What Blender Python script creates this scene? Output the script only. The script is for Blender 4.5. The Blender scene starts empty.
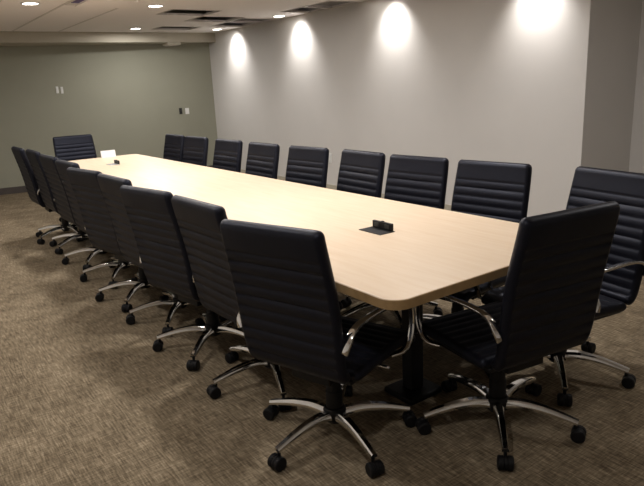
import bpy, bmesh, math, random
from mathutils import Vector, Matrix
random.seed(7)
PI = math.pi
sc = bpy.context.scene
C = sc.collection

# ------------------------------------------------------------------ materials
def new_mat(name):
    m = bpy.data.materials.new(name); m.use_nodes = True
    nt = m.node_tree
    b = nt.nodes['Principled BSDF']
    return m, nt, b

def simple(name, col, rough=.5, metal=0., noise=0., nscale=40, bump=0., bscale=200, spec=.5):
    m, nt, b = new_mat(name)
    b.inputs['Base Color'].default_value = (*col, 1)
    b.inputs['Roughness'].default_value = rough
    b.inputs['Metallic'].default_value = metal
    b.inputs['Specular IOR Level'].default_value = spec
    tc = nt.nodes.new('ShaderNodeTexCoord')
    if noise:
        n = nt.nodes.new('ShaderNodeTexNoise'); n.inputs['Scale'].default_value = nscale
        n.inputs['Detail'].default_value = 4
        r = nt.nodes.new('ShaderNodeValToRGB')
        r.color_ramp.elements[0].position = .3; r.color_ramp.elements[1].position = .7
        r.color_ramp.elements[0].color = (*[c*(1-noise) for c in col], 1)
        r.color_ramp.elements[1].color = (*[min(1, c*(1+noise)) for c in col], 1)
        nt.links.new(tc.outputs['Object'], n.inputs['Vector'])
        nt.links.new(n.outputs['Fac'], r.inputs['Fac'])
        nt.links.new(r.outputs['Color'], b.inputs['Base Color'])
    if bump:
        n2 = nt.nodes.new('ShaderNodeTexNoise'); n2.inputs['Scale'].default_value = bscale
        n2.inputs['Detail'].default_value = 3
        bp = nt.nodes.new('ShaderNodeBump'); bp.inputs['Strength'].default_value = bump
        bp.inputs['Distance'].default_value = .002
        nt.links.new(tc.outputs['Object'], n2.inputs['Vector'])
        nt.links.new(n2.outputs['Fac'], bp.inputs['Height'])
        nt.links.new(bp.outputs['Normal'], b.inputs['Normal'])
    return m

def emis(name, col, s):
    m, nt, b = new_mat(name)
    b.inputs['Base Color'].default_value = (*col, 1)
    b.inputs['Emission Color'].default_value = (*col, 1)
    b.inputs['Emission Strength'].default_value = s
    return m

LEATHER = simple('black_leather', (.0042, .0044, .0078), .46, 0, .15, 60, .2, 260, .30)
LEATHER.node_tree.nodes['Principled BSDF'].inputs['Specular Tint'].default_value = (.72, .78, 1, 1)
BLACK = simple('black_plastic', (.005, .005, .006), .5, 0, .1, 30, spec=.3)
RUBBER = simple('caster_rubber', (.004, .004, .005), .6, 0, .1, 30, spec=.25)
CHROME = simple('polished_aluminium', (.66, .655, .64), .10, 1., .05, 20)
BLKMETAL = simple('black_metal', (.005, .005, .006), .55, 0, .1, 12, spec=.3)
WALLGREY = simple('grey_wall_paint', (.58, .565, .545), .75, 0, .015, 3, .08, 300)
WALLBOUNCE = simple('pale_bounce_paint', (.80, .78, .75), .75, 0, .015, 3, .08, 300)  # for the unseen walls, made paler to bounce more light into the room
WALLGREEN = simple('greenish_wall_paint', (.285, .285, .225), .8, 0, .02, 3, .08, 300)
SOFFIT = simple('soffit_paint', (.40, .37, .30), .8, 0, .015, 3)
BASE = simple('cove_base', (.055, .045, .04), .6, 0, .1, 10)
WHITE = simple('white_plastic', (.72, .72, .70), .45, 0, .03, 20)
PAPER = simple('white_card', (.80, .81, .84), .7, 0, .03, 20)
PLENUM = simple('dark_plenum', (.11, .09, .20), .9, 0, .3, 4)
GRID = simple('ceiling_grid_metal', (.60, .56, .53), .5, 0, .03, 10)
DARKPL = simple('dark_switch', (.02, .02, .02), .5, 0, .1, 20)
LENS = emis('downlight_lens', (1, .95, .88), 14.)
SILVER = simple('silver_lid', (.62, .63, .66), .3, .7, .05, 20)
EDGE = simple('shaded_maple_edge', (.30, .195, .088), .5, 0, .12, 30)  # same maple as the top, its shade painted in as darker brown

def maple():
    m, nt, b = new_mat('maple_laminate')
    N = nt.nodes.new; L = nt.links.new
    tc = N('ShaderNodeTexCoord')
    mp = N('ShaderNodeMapping'); mp.inputs['Scale'].default_value = (9, .7, 9)
    n = N('ShaderNodeTexNoise'); n.inputs['Scale'].default_value = 5; n.inputs['Detail'].default_value = 6
    n.inputs['Distortion'].default_value = .4
    r = N('ShaderNodeValToRGB')
    e = r.color_ramp.elements
    e[0].position = .25; e[0].color = (.665, .515, .36, 1)
    e[1].position = .75; e[1].color = (.73, .60, .455, 1)
    L(tc.outputs['Object'], mp.inputs['Vector']); L(mp.outputs['Vector'], n.inputs['Vector'])
    L(n.outputs['Fac'], r.inputs['Fac']); L(r.outputs['Color'], b.inputs['Base Color'])
    b.inputs['Roughness'].default_value = .42
    return m
MAPLE = maple()

def carpet():
    m, nt, b = new_mat('woven_carpet')
    N = nt.nodes.new; L = nt.links.new
    tc = N('ShaderNodeTexCoord')
    def streak(scale, s, det=3):
        mp = N('ShaderNodeMapping'); mp.inputs['Scale'].default_value = scale
        n = N('ShaderNodeTexNoise'); n.inputs['Scale'].default_value = s; n.inputs['Detail'].default_value = det
        n.inputs['Roughness'].default_value = .6
        L(tc.outputs['Object'], mp.inputs['Vector']); L(mp.outputs['Vector'], n.inputs['Vector'])
        return n.outputs['Fac']
    a = streak((16, 1.3, 1), 9); c = streak((1.3, 16, 1), 9); d = streak((1, 1, 1), 4.5, 5); g = streak((3, 3, 1), 22, 3)
    def wsum(*tw):
        cur = None
        for sock, wt in tw:
            q = N('ShaderNodeMath'); q.operation = 'MULTIPLY_ADD'; q.inputs[1].default_value = wt
            L(sock, q.inputs[0])
            if cur is None: q.inputs[2].default_value = 0
            else: L(cur, q.inputs[2])
            cur = q.outputs[0]
        return cur
    tot = wsum((a, .40), (c, .28), (d, .20), (g, .12))
    r = N('ShaderNodeValToRGB'); e = r.color_ramp.elements
    e[0].position = .38; e[0].color = (.076, .058, .038, 1)
    e[1].position = .62; e[1].color = (.38, .31, .215, 1)
    k = e.new(.5); k.color = (.188, .148, .098, 1)
    L(tot, r.inputs['Fac']); L(r.outputs['Color'], b.inputs['Base Color'])
    b.inputs['Roughness'].default_value = .95
    b.inputs['Specular IOR Level'].default_value = .1
    bp = N('ShaderNodeBump'); bp.inputs['Strength'].default_value = .5; bp.inputs['Distance'].default_value = .004
    L(tot, bp.inputs['Height']); L(bp.outputs['Normal'], b.inputs['Normal'])
    return m
CARPET = carpet()

def ceiling_mat():
    m, nt, b = new_mat('ceiling_tile')
    N = nt.nodes.new; L = nt.links.new
    tc = N('ShaderNodeTexCoord')
    n = N('ShaderNodeTexNoise'); n.inputs['Scale'].default_value = 90; n.inputs['Detail'].default_value = 4
    r = N('ShaderNodeValToRGB'); e = r.color_ramp.elements
    e[0].position = .3; e[0].color = (.83, .79, .77, 1); e[1].position = .7; e[1].color = (.87, .83, .81, 1)
    L(tc.outputs['Object'], n.inputs['Vector']); L(n.outputs['Fac'], r.inputs['Fac'])
    L(r.outputs['Color'], b.inputs['Base Color']); b.inputs['Roughness'].default_value = .9
    return m
CEIL = ceiling_mat()

# ------------------------------------------------------------------ helpers
def obj(name, bm, m, parent=None, smooth=True, bevel=0., segs=2, angle=35):
    me = bpy.data.meshes.new(name); bm.normal_update(); bm.to_mesh(me); bm.free()
    for mm in (m if isinstance(m, (list, tuple)) else [m]): me.materials.append(mm)
    o = bpy.data.objects.new(name, me); C.objects.link(o)
    if smooth:
        me.polygons.foreach_set('use_smooth', [True]*len(me.polygons))
        me.set_sharp_from_angle(angle=math.radians(angle))
    if bevel:
        bv = o.modifiers.new('bevel', 'BEVEL'); bv.width = bevel; bv.segments = segs; bv.limit_method = 'ANGLE'
    if parent: o.parent = parent
    return o
def tag(o, label, cat, group=None):
    o['label'] = label; o['category'] = cat
    if group: o['group'] = group
    return o
def empty(name, label, cat, loc=(0, 0, 0), rz=0, group=None):
    o = bpy.data.objects.new(name, None); C.objects.link(o); o.empty_display_size = .1
    o.location = loc; o.rotation_euler = (0, 0, rz)
    return tag(o, label, cat, group)
def box(bm, x0, x1, y0, y1, z0, z1, M=None):
    v = [bm.verts.new(Vector(p) if M is None else M @ Vector(p)) for p in
         [(x0, y0, z0), (x1, y0, z0), (x1, y1, z0), (x0, y1, z0), (x0, y0, z1), (x1, y0, z1), (x1, y1, z1), (x0, y1, z1)]]
    for f in [(3, 2, 1, 0), (4, 5, 6, 7), (0, 1, 5, 4), (1, 2, 6, 5), (2, 3, 7, 6), (3, 0, 4, 7)]:
        bm.faces.new([v[i] for i in f])
    return bm
def bx(*a): return box(bmesh.new(), *a)
def lathe(prof, n=24, bm=None, M=None):
    """prof: list of (r, z); closed at both ends"""
    bm = bm or bmesh.new(); rings = []
    for r, z in prof:
        rings.append([bm.verts.new((M or Matrix()) @ Vector((r*math.cos(2*PI*i/n), r*math.sin(2*PI*i/n), z))) for i in range(n)])
    for a, b in zip(rings, rings[1:]):
        for i in range(n):
            j = (i+1) % n; bm.faces.new((a[i], a[j], b[j], b[i]))
    bm.faces.new(list(reversed(rings[0]))); bm.faces.new(rings[-1])
    return bm
def struct(name, bm, m, **k):
    o = obj(name, bm, m, smooth=False, **k); o['kind'] = 'structure'; return o
def crom(pts, n):
    """Catmull-Rom through pts, n samples evenly spread by length"""
    P = [Vector(p) for p in pts]; P = [P[0]*2-P[1]] + P + [P[-1]*2-P[-2]]
    out = []
    for i in range(1, len(P)-2):
        for k in range(24):
            t = k/24; a, b, c, d = P[i-1:i+3]
            out.append(.5*((2*b)+(c-a)*t+(2*a-5*b+4*c-d)*t*t+(3*b-a-3*c+d)*t**3))
    out.append(P[-2])
    L = [0]
    for a, b in zip(out, out[1:]): L.append(L[-1]+(b-a).length)
    res = []; j = 0
    for i in range(n):
        s = L[-1]*i/(n-1)
        while j < len(L)-2 and L[j+1] < s: j += 1
        t = (s-L[j])/max(1e-9, L[j+1]-L[j]); res.append(out[j].lerp(out[j+1], t))
    return res, L[-1]

# ------------------------------------------------------------------ the room
XW, YF, ZC, YB, ZB = 4.80, 10.64, 2.285, 9.50, 2.140
XL, YN, YJ, XR2 = -1.5, -2.2, 2.893, 5.60
SK = -.138                               # the back wall is not quite square to the long wall
def yback(x): return 10.29+SK*(x-.9)
BR = math.atan(SK)
floor = struct('floor', bx(XL-.1, XR2+.1, YN-.1, YF+.1, -.06, 0), CARPET)
struct('wall_right', bx(XW, XR2+.1, YJ, yback(XW)+.1, 0, ZC+.5), WALLGREY, bevel=.004)
struct('wall_right_recess', bx(XR2, XR2+.1, YN, YJ, 0, ZC+.5), WALLGREY)
def prism(outline, z0, z1):
    bm = bmesh.new()
    a = [bm.verts.new((x, y, z0)) for x, y in outline]; b = [bm.verts.new((x, y, z1)) for x, y in outline]
    bm.faces.new(list(reversed(a))); bm.faces.new(b)
    for i in range(len(a)):
        j = (i+1) % len(a); bm.faces.new((a[i], a[j], b[j], b[i]))
    return bm
struct('wall_back', prism([(XL-.1, yback(XL-.1)), (XW, yback(XW)), (XW, yback(XW)+.1), (XL-.1, yback(XL-.1)+.1)], 0, ZC+.5), WALLGREEN)
struct('wall_left', bx(XL-.1, XL, YN, YF, 0, ZC+.5), WALLBOUNCE)
struct('wall_front', bx(XL-.1, XR2+.1, YN-.1, YN, 0, ZC+.5), WALLBOUNCE)
struct('trim_1', prism([(XL, YB), (XW, YB), (XW, yback(XW)), (XL, yback(XL))], ZB, ZC+.02), SOFFIT)
struct('baseboard_back', prism([(XL, yback(XL)-.012), (XW, yback(XW)-.012), (XW, yback(XW)), (XL, yback(XL))], 0, .10), BASE)
struct('baseboard_right', bx(XW-.012, XW, YJ, yback(XW)-.012, 0, .08), SOFFIT)
struct('baseboard_right_recess', bx(XR2-.012, XR2, YN, YJ, 0, .10), BASE)

# ceiling: lay-in tiles with a few taken out; the dark space above shows through
HOLES = [(2.950, 3.565, 6.827, 7.309), (3.574, 4.179, 7.375, 7.923), (3.546, 4.141, 8.623, 9.039), (4.207, 4.775, 7.498, 7.942),
         (4.236, 4.775, 7.999, 8.528), (4.349, 4.784, 6.316, 6.760), (4.349, 4.784, 5.749, 6.278)]
def rect_grid(x0, x1, y0, y1, holes, z):
    xs = sorted({x0, x1, *[h[0] for h in holes], *[h[1] for h in holes]})
    ys = sorted({y0, y1, *[h[2] for h in holes], *[h[3] for h in holes]})
    bm = bmesh.new(); V = {}
    def v(i, j):
        if (i, j) not in V: V[i, j] = bm.verts.new((xs[i], ys[j], z))
        return V[i, j]
    for i in range(len(xs)-1):
        for j in range(len(ys)-1):
            cx, cy = (xs[i]+xs[i+1])/2, (ys[j]+ys[j+1])/2
            if any(h[0] < cx < h[1] and h[2] < cy < h[3] for h in holes): continue
            bm.faces.new((v(i, j), v(i, j+1), v(i+1, j+1), v(i+1, j)))
    return bm
ce = struct('ceiling', rect_grid(XL, XR2, YN, YB+.1, HOLES, ZC), CEIL)
so = ce.modifiers.new('solid', 'SOLIDIFY'); so.thickness = .02; so.offset = -1
struct('trim_2', bx(XL, XR2, YN, YF, ZC+.45, ZC+.5), PLENUM)       # deck above the tiles
# T-bars of the suspended grid: thin strips standing a hair below the tiles, not across the openings
gb = bmesh.new()
for k in range(-6, 3):
    x = 2.941+.5957*k
    if x > 2.5 or x < XL: continue
    box(gb, x-.012, x+.012, YN, YB, ZC-.004, ZC)
for h in HOLES:
    x0, x1, y0, y1 = h
    for a in (x0, x1): box(gb, a-.010, a+.010, y0, y1, ZC-.004, ZC)
    for a in (y0, y1): box(gb, x0+.010, x1-.010, a-.008, a+.008, ZC-.004, ZC)
struct('trim_3', gb, GRID)

# ------------------------------------------------------------------ ceiling lights
def spot(loc, target, energy, angle, blend, r=.05, col=(1, .955, .915)):
    l = bpy.data.lights.new('ceiling_lamp', 'SPOT'); l.energy = energy; l.spot_size = math.radians(angle)
    l.spot_blend = blend; l.shadow_soft_size = r; l.color = col
    o = bpy.data.objects.new('ceiling_lamp', l); C.objects.link(o); o.location = loc
    o.rotation_euler = (Vector(target)-Vector(loc)).to_track_quat('-Z', 'Y').to_euler()
    return o
lamp0 = None
def downlight(x, y, label):
    global lamp0
    if lamp0 is None:
        t = empty('recessed_downlight', label, 'ceiling light', (x, y, ZC), 0, 'recessed ceiling downlights')
        ring = bmesh.new()
        n = 32; prof = [(.070, -.001), (.072, -.009), (.090, -.007), (.094, -.0005)]
        rs = [[ring.verts.new((r*math.cos(2*PI*i/n), r*math.sin(2*PI*i/n), z)) for i in range(n)] for r, z in prof]
        for a, b in zip(rs, rs[1:]+rs[:1]):
            for i in range(n): ring.faces.new((a[i], b[i], b[(i+1) % n], a[(i+1) % n]))
        obj('trim_ring', ring, WHITE, t)
        obj('lens', lathe([(.071, -.0005), (.071, -.004), (.05, -.006), (.01, -.0065)], 32), LENS, t)
        lamp0 = t
        return t
    r = lamp0.copy(); C.objects.link(r); r.location = (x, y, ZC); r['label'] = label
    for ch in lamp0.children:
        c = ch.copy(); C.objects.link(c); c.parent = r
    return r
DOWN = [(1.437, 6.685, 'round white recessed downlight at the top left of the ceiling'),
        (2.657, 6.581, 'round recessed downlight beside the nearest missing ceiling tile on the left'),
        (3.271, 8.935, 'small round recessed downlight near the soffit, left of the farthest missing tile'),
        (1.437, 4.680, None), (2.657, 4.633, None), (1.437, 2.742, None), (2.657, 2.647, None),
        (0.189, 6.619, None), (0.189, 4.633, None), (0.189, 2.647, None), (0.189, 0.756, None), (3.9, .9, None)]  # unseen lamps added to brighten the left floor and the right recess
WASH = [(4.557, 8.935, 8.765, 'round recessed downlight at the far end of the right wall, by the soffit'),
        (4.576, 7.167, 6.997, 'round recessed downlight close to the right wall beside the dark missing tiles'),
        (4.576, 5.389, 5.172, 'round recessed downlight at the top edge of the photo near the right wall'),
        (4.576, 3.498, 3.366, None)]
E_DOWN, E_WASH = 19, 46
def disc(loc, energy, col=(1, .955, .915)):
    l = bpy.data.lights.new('ceiling_lamp', 'AREA'); l.shape = 'DISK'; l.size = .13; l.energy = energy; l.color = col
    o = bpy.data.objects.new('ceiling_lamp', l); C.objects.link(o); o.location = loc
for x, y, lab in DOWN:
    if lab: downlight(x, y, lab)
    disc((x, y, ZC-.02), E_DOWN*(.6 if x < .5 or x > 3.5 else 1))
for x, y, yw, lab in WASH:
    if lab: downlight(x, y, lab)
    spot((x, yw, ZC-.02), (XW, yw, 1.90), E_WASH, 100, 1., .05)

# ------------------------------------------------------------------ small wall and ceiling fittings
def wall_plate(name, label, cat, loc, rz, w, h, mat, kind):
    """plate lies in local xz, facing local -y"""
    t = empty(name, label, cat, loc, rz)
    obj('cover_plate', bx(-w/2, w/2, -.007, 0, -h/2, h/2), mat, t, bevel=.002)
    bm = bmesh.new()
    if kind == 'outlet':
        for s in (-1, 1):
            bm2 = bmesh.new(); box(bm2, -w*.24, w*.24, -.010, -.006, s*h*.22-h*.13, s*h*.22+h*.13)
            obj('socket', bm2, WHITE if mat is WHITE else DARKPL, t, bevel=.003)
    else:
        box(bm, -w*.2, w*.2, -.012, -.006, -h*.25, h*.25)
        obj('rocker', bm, mat, t, bevel=.002)
        return t
    bm.free(); return t
wall_plate('light_switch', 'left white wall plate of the pair high on the greenish back wall', 'switch', (2.355, yback(2.355), 1.496), BR, .036, .10, WHITE, 'switch')
wall_plate('light_switch', 'right white wall plate of the pair high on the greenish back wall', 'switch', (2.42, yback(2.42), 1.488), BR, .036, .10, WHITE, 'switch')
wall_plate('wall_control', 'small black wall plate on the back wall near the right corner', 'wall plate', (4.205, yback(4.205), 1.062), BR, .05, .10, DARKPL, 'switch')
wall_plate('light_switch', 'white wall plate just right of the black one on the back wall', 'switch', (4.315, yback(4.315), 1.055), BR, .065, .10, WHITE, 'switch')
wall_plate('wall_outlet', 'white power outlet low on the right wall, seen between two chair backs', 'outlet', (XW, 6.48, .435), -PI/2, .085, .125, WHITE, 'outlet')
t = empty('soffit_vent', 'small pale grey box vent under the edge of the soffit', 'vent', (4.08, 9.62, ZB), 0)
obj('housing', bx(-.11, .11, -.11, .11, -.04, 0), SOFFIT, t, bevel=.004)
for k in range(3):
    obj('louver', bx(-.09, .09, -.08+k*.06, -.04+k*.06, -.045, -.039), GRID, t)
t = empty('ceiling_air_diffuser', 'square ceiling air diffuser at the top left edge of the photo', 'vent', (2.045, 6.43, ZC), 0)
obj('neck', bx(-.28, .28, -.29, .29, -.006, .003), GRID, t)
obj('panel', bx(-.19, .28, -.25, .28, -.022, -.0055), CEIL, t, bevel=.003)
obj('slot', bx(-.27, -.20, -.25, .10, -.009, -.0055), PLENUM, t)

# ------------------------------------------------------------------ the table
TX0, TX1, TY0, TY1, TZ = 1.1806, 2.3001, 1.2978, 6.744, .74
def rrect(x0, x1, y0, y1, r, n=10):
    out = []
    for cx, cy, a in ((x1-r, y1-r, 0), (x0+r, y1-r, 90), (x0+r, y0+r, 180), (x1-r, y0+r, 270)):
        for i in range(n+1):
            t = math.radians(a+90*i/n); out.append((cx+r*math.cos(t), cy+r*math.sin(t)))
    return out
tcx, tcy = (TX0+TX1)/2, (TY0+TY1)/2
table = empty('conference_table', 'long pale maple conference table with rounded corners and black pedestals', 'table', (tcx, tcy, 0))
def slab(o, z0, z1):
    bm = bmesh.new()
    a = [bm.verts.new((x-tcx, y-tcy, z0)) for x, y in o]; b = [bm.verts.new((x-tcx, y-tcy, z1)) for x, y in o]
    bm.faces.new(list(reversed(a))); bm.faces.new(b)
    for i in range(len(o)):
        j = (i+1) % len(o); bm.faces.new((a[i], a[j], b[j], b[i]))
    return bm
obj('tabletop', slab(rrect(TX0+.003, TX1-.003, TY0+.003, TY1-.003, .067), TZ-.034, TZ), MAPLE, table, bevel=.0015)
oo, ii = rrect(TX0, TX1, TY0, TY1, .07), rrect(TX0+.003, TX1-.003, TY0+.003, TY1-.003, .067)
bm = bmesh.new()
R4 = [[bm.verts.new((x-tcx, y-tcy, z)) for x, y in o] for o, z in ((ii, TZ-.0345), (oo, TZ-.033), (oo, TZ-.002), (ii, TZ-.0006))]
for a, b in zip(R4, R4[1:]):
    for i in range(len(oo)):
        j = (i+1) % len(oo); bm.faces.new((a[i], a[j], b[j], b[i]))
obj('edge_band', bm, EDGE, table)
for py in (1.84, 3.35, 5.0, 6.25):
    y = py-tcy
    p = obj('pedestal', bx(.005, .075, y-.035, y+.035, .03, TZ-.06), BLKMETAL, table, bevel=.006)
    obj('foot_plate', bx(-.06, .14, y-.09, y+.09, 0, .03), BLKMETAL, p, bevel=.008)
    obj('top_bracket', bx(-.26, .34, y-.05, y+.05, TZ-.062, TZ-.0345), BLKMETAL, p, bevel=.004)

# flip-up power modules let into the table top
def module(x, y, label, lidmat):
    t = empty('power_module', label, 'power outlet', (x, y, TZ), 0, 'flip-up power modules in the table')
    obj('frame', bx(-.05, .038, -.075, .075, 0, .003), lidmat, t, bevel=.001)
    lid = obj('flip_lid', bx(.026, .040, -.065, .065, .003, .036), BLKMETAL, t, bevel=.002)
    for s in (-.035, .035):
        obj('socket', bx(.0245, .0265, s-.015, s+.015, .009, .029), DARKPL, lid, bevel=.0008)
    obj('latch', bx(.029, .037, -.008, .008, .0355, .040), BLKMETAL, lid, bevel=.001)
    return t
module(1.762, 2.04, 'open black flip-up power module on the near part of the table', BLKMETAL)
module(1.80, 5.95, 'small silver and black power module near the far end of the table', SILVER)
t = empty('tent_card', 'white blank card standing on the far end of the table beside the end chair', 'card', (1.98, 6.69, TZ), math.radians(-6))
bm = bmesh.new()
for s in (-1, 1):
    M = Matrix.Rotation(s*math.radians(14), 4, 'X')
    box(bm, -.075, .075, s*.0185-.0008, s*.0185+.0008, 0, .074, Matrix.Translation((0, 0, .0005)) @ Matrix.Translation((0, s*.0185, 0)) @ M @ Matrix.Translation((0, -s*.0185, 0)))
obj('folded_sheet', bm, PAPER, t, smooth=False)

# ------------------------------------------------------------------ the chairs
SEATP = [(.262, 0, .344), (.258, 0, .366), (.225, 0, .384), (.12, 0, .387), (0, 0, .383), (-.10, 0, .377), (-.170, 0, .376)]
BACKP = [(-.188, 0, .380), (-.222, 0, .404), (-.240, 0, .465), (-.256, 0, .59), (-.278, 0, .725), (-.303, 0, .838), (-.318, 0, .91), (-.322, 0, .948)]
def pad(path, n, width, th, rib, plain_end, plain_start):
    """padded shell swept along a profile in the local xz plane, ribbed across"""
    pts, L = crom(path, n); bm = bmesh.new(); rings = []
    for i, p in enumerate(pts):
        a, b = pts[max(0, i-1)], pts[min(n-1, i+1)]; t = (b-a).normalized(); nn = Vector((-t.z, 0, t.x))
        s = L*i/(n-1)
        e = min(s, L-s); k = 1. if e > th/2 else math.sqrt(max(0., 1-(1-e/(th/2))**2)); k = max(k, .12)
        r = 0.
        if rib and plain_start < s < L-plain_end:
            ph = (L-plain_end-s)/rib; r = .0075*(1-abs(math.sin(PI*ph))**.55)
        w = width(s/L)/2; ring = []
        us = [-1, -.985, -.955, -.92, -.895, -.45, 0, .45, .895, .92, .955, .985, 1]
        for side in (1, -1):
            for u in (us if side == 1 else us[::-1]):
                d = (1-abs(u))*w
                kk = 1. if d > th*.5 else math.sqrt(max(0., 1-(1-d/(th*.5))**2)); kk = max(kk, .15)
                rr = r if abs(u) < .9 else 0
                h = (th/2-rr)*min(k, 1)*kk
                ww = w-(1-k)*th*.35
                q = p + nn*(side*h); ring.append(bm.verts.new((q.x, u*ww, q.z)))
        rings.append(ring)
    m = len(rings[0])
    for a, b in zip(rings, rings[1:]):
        for j in range(m):
            jj = (j+1) % m; bm.faces.new((a[j], b[j], b[jj], a[jj]))
    bm.faces.new(rings[0]); bm.faces.new(list(reversed(rings[-1])))
    bmesh.ops.recalc_face_normals(bm, faces=bm.faces)
    return bm
def sweep(path, n, sec, up=None, bm=None):
    """sec(f) -> list of (across, thick) offsets; path lies in a plane whose across-direction is local y"""
    pts, L = crom(path, n); bm = bm or bmesh.new(); rings = []
    for i, p in enumerate(pts):
        a, b = pts[max(0, i-1)], pts[min(n-1, i+1)]; t = (b-a).normalized()
        ac = Vector((0, 1, 0)); ac = (ac-t*ac.dot(t)).normalized(); nn = t.cross(ac)
        rings.append([bm.verts.new(p+ac*u+nn*v) for u, v in sec(i/(n-1))])
    m = len(rings[0])
    for a, b in zip(rings, rings[1:]):
        for j in range(m):
            jj = (j+1) % m; bm.faces.new((a[j], a[jj], b[jj], b[j]))
    bm.faces.new(list(reversed(rings[0]))); bm.faces.new(rings[-1])
    bmesh.ops.recalc_face_normals(bm, faces=bm.faces)
    return bm
def roundrect(a, b, r=.35):
    k = r*min(a, b)
    return [(-a+k, -b), (a-k, -b), (a, -b+k), (a, b-k), (a-k, b), (-a+k, b), (-a, b-k), (-a, -b+k)]

UPPER = ('seat', 'backrest', 'armrest', 'seat_plate', 'tilt_lever', 'back_frame')
def make_chair():
    t = empty('conference_chair', '', 'chair', group='black ribbed conference chairs around the table')
    obj('seat', pad(SEATP, 62, lambda f: .465, .046, .046, .03, .03), LEATHER, t, angle=60)
    obj('backrest', pad(BACKP, 100, lambda f: .438+.024*math.sin(PI*min(1, f*.9+.05)), .050, .046, .105, .02), LEATHER, t, angle=60)
    for s in (-1, 1):
        y = s*.247
        path = [(.11, s*.205, .346), (.155, s*.236, .356), (.195, y, .40), (.212, y, .475), (.195, y, .548), (.135, y, .578), (.0, y, .590),
                (-.14, y, .592), (-.212, y, .577), (-.248, y, .538), (-.254, s*.238, .508)]
        obj('armrest', sweep(path, 48, lambda f: roundrect(.013, .0065)), CHROME, t, angle=50)
    bm = bmesh.new()
    box(bm, -.15, .12, -.09, .09, .295, .360); box(bm, -.17, .16, -.2, -.17, .338, .358); box(bm, -.17, .16, .17, .2, .338, .358)
    box(bm, .06, .10, -.2, .2, .338, .356); box(bm, -.12, -.08, -.2, .2, .338, .356)
    obj('seat_plate', bm, BLACK, t, bevel=.004)
    bm = lathe([(.005, .09), (.005, .17), (.008, .175), (.008, .225), (.005, .23)], 12, M=Matrix.Translation((.05, 0, .325)) @ Matrix.Rotation(math.radians(90), 4, 'X'))
    bmesh.ops.recalc_face_normals(bm, faces=bm.faces)
    obj('tilt_lever', bm, CHROME, t)
    gl = obj('gas_lift', lathe([(.034, .065), (.034, .20), (.030, .205), (.030, .275), (.026, .28)], 24), BLACK, t)
    obj('piston', lathe([(.014, .275), (.014, .33)], 16), CHROME, gl)
    obj('base_hub', lathe([(.036, .070), (.046, .078), (.048, .118), (.040, .130), (.0342, .132)], 24), BLACK, t)
    for k in range(5):
        def sec(f):
            w = .023*(1-f)+.0135*f; h = .017*(1-f)+.0095*f
            return [(-w, -h*.9), (w, -h*.9), (w*.96, h*.25), (w*.55, h), (-w*.55, h), (-w*.96, h*.25)]
        lg = obj('leg', sweep([(.035, 0, .103), (.10, 0, .113), (.18, 0, .108), (.25, 0, .094), (.312, 0, .078)], 18, sec), CHROME, t, angle=40)
        lg.rotation_euler.z = k*2*PI/5
        cs = bmesh.new()
        lathe([(.007, .045), (.007, .074)], 12, cs, Matrix.Translation((.302, 0, 0)))
        for s in (-1, 1):
            Mx = Matrix.Translation((.315, s*.0165, .0275)) @ Matrix.Rotation(PI/2, 4, 'X')
            lathe([(.012, -.0125), (.023, -.012), (.0275, -.008), (.0275, .008), (.023, .012), (.012, .0125)], 22, cs, Mx)
        # hood over the two wheels
        Mx = Matrix.Translation((.315, 0, .0275)) @ Matrix.Rotation(PI/2, 4, 'X')
        lathe([(.020, -.006), (.026, -.005), (.026, .005), (.020, .006)], 22, cs, Mx)
        bmesh.ops.recalc_face_normals(cs, faces=cs.faces)
        obj('caster', cs, RUBBER, lg)
    return t
chair0 = make_chair(); used = [False]
def place_chair(hx, hy, face, label, dz=0., base=None, recline=0.):
    """hub position, heading in degrees, seat raised by dz, base turned by its own angle"""
    if not used[0]: used[0] = True; r = chair0; kids = list(r.children)
    else:
        r = chair0.copy(); C.objects.link(r); kids = []
        for ch in list(chair0.children):
            c = ch.copy(); C.objects.link(c); c.parent = r; kids.append(c)
            for g in ch.children:
                d = g.copy(); C.objects.link(d); d.parent = c
    r.location = (hx, hy, 0); r.rotation_euler = (0, 0, math.radians(face)); r['label'] = label
    if base is None: base = face+random.uniform(0, 72)
    k = 0
    for c in kids:
        nm = c.name.split('.')[0]
        if nm in UPPER: c.location.z = dz
        if nm == 'leg':
            c.rotation_euler.z = math.radians(base-face+72*k); k += 1
    return r
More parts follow.
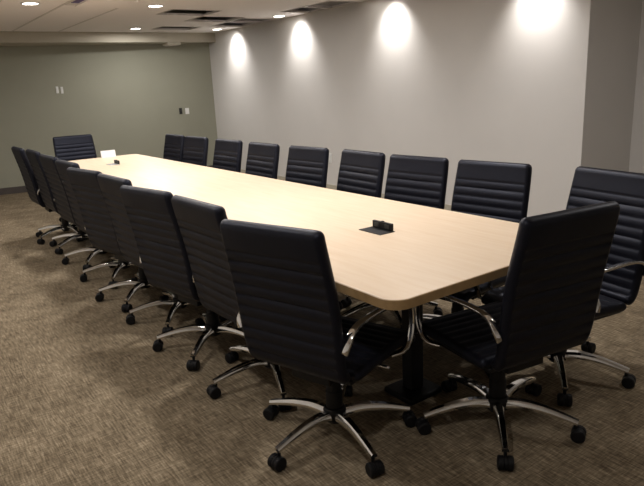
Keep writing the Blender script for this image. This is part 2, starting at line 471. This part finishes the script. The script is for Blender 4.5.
CH = [  # hub x, hub y, heading, seat dz, base angle, label
 (1.30, 1.80, 18, 0.01, -172, 'black ribbed chair nearest in the left row, its back to the camera'),
 (1.858, 1.428, 81, 0.014, -136, 'black ribbed chair at the near end of the table, angled back towards the camera'),
 (1.365, 2.39, 2, 0, 175, 'second black chair from the camera along the left side of the table'),
 (1.325, 2.96, 11, 0, 151.2, 'third black chair from the camera along the left side of the table'),
 (1.365, 3.515, 3, 0, 160.0, 'fourth black chair from the camera along the left side of the table'),
 (1.335, 4.07, 10, 0, 154.9, 'fifth black chair from the camera along the left side of the table'),
 (1.392, 4.67, 3, 0, 163.0, 'sixth black chair from the camera along the left side of the table'),
 (1.40, 5.27, 2, 0, 157.0, 'seventh black chair from the camera along the left side of the table'),
 (1.42, 5.95, 0, 0, 138.8, 'eighth black chair from the camera on the left side, next to the farthest one'),
 (1.39, 6.475, 0, 0, 134.4, 'farthest black chair of the left row, leftmost in the photo'),
 (1.845, 7.25, -92, 0, 20.0, 'black chair at the far end of the table facing the camera'),
 (2.43, 1.53, 171, -0.004, -68.1, 'black ribbed chair at the right edge of the photo, nearest of the right row'),
 (2.345, 2.075, 187, 0, 174.6, 'second black chair from the camera along the right side of the table'),
 (2.303, 2.611, 185.7, 0, 173.6, 'third black chair from the camera along the right side of the table'),
 (2.303, 3.175, 178.6, 0, 150.0, 'fourth black chair from the camera along the right side of the table'),
 (2.271, 3.736, 184.8, 0, 170.0, 'fifth black chair from the camera along the right side of the table'),
 (2.246, 4.37, 181, 0, 180.3, 'sixth black chair from the camera along the right side of the table'),
 (2.252, 4.993, 182.5, 0, 160.0, 'seventh black chair from the camera along the right side of the table'),
 (2.25, 5.675, 183.3, 0, 171.2, 'eighth black chair from the camera on the right side, overlapping the farthest one'),
 (2.25, 6.225, 181, 0, 166.5, 'farthest black chair of the right row, half hidden behind its neighbour'),
]
for hx, hy, f, dz, b, lab in CH: place_chair(hx, hy, f, lab, dz, b)

# ------------------------------------------------------------------ camera
f_px, yaw, pitch, roll, h = 605.79, .6174, .2580, -.0501, 1.4031
cy, sy, cp, sp = math.cos(yaw), math.sin(yaw), math.cos(pitch), math.sin(pitch)
F = Vector((sy*cp, cy*cp, -sp)); R0 = Vector((cy, -sy, 0)); U0 = R0.cross(F)
c, s = math.cos(roll), math.sin(roll)
Rr, U = c*R0+s*U0, c*U0-s*R0
cam = bpy.data.cameras.new('camera'); co = bpy.data.objects.new('camera', cam); C.objects.link(co)
co.matrix_world = Matrix(((Rr.x, U.x, -F.x, 0), (Rr.y, U.y, -F.y, 0), (Rr.z, U.z, -F.z, h), (0, 0, 0, 1)))
cam.sensor_fit = 'HORIZONTAL'; cam.sensor_width = 36; cam.lens = 36*f_px/644
cam.clip_start = .02
sc.camera = co

# ------------------------------------------------------------------ world and view
w = bpy.data.worlds.new('world'); sc.world = w; w.use_nodes = True
w.node_tree.nodes['Background'].inputs['Color'].default_value = (.5, .47, .44, 1)
w.node_tree.nodes['Background'].inputs['Strength'].default_value = .02
vs = sc.view_settings
vs.view_transform = 'Standard'; vs.look = 'None'; vs.gamma = 1; vs.use_curve_mapping = False
vs.exposure = .1
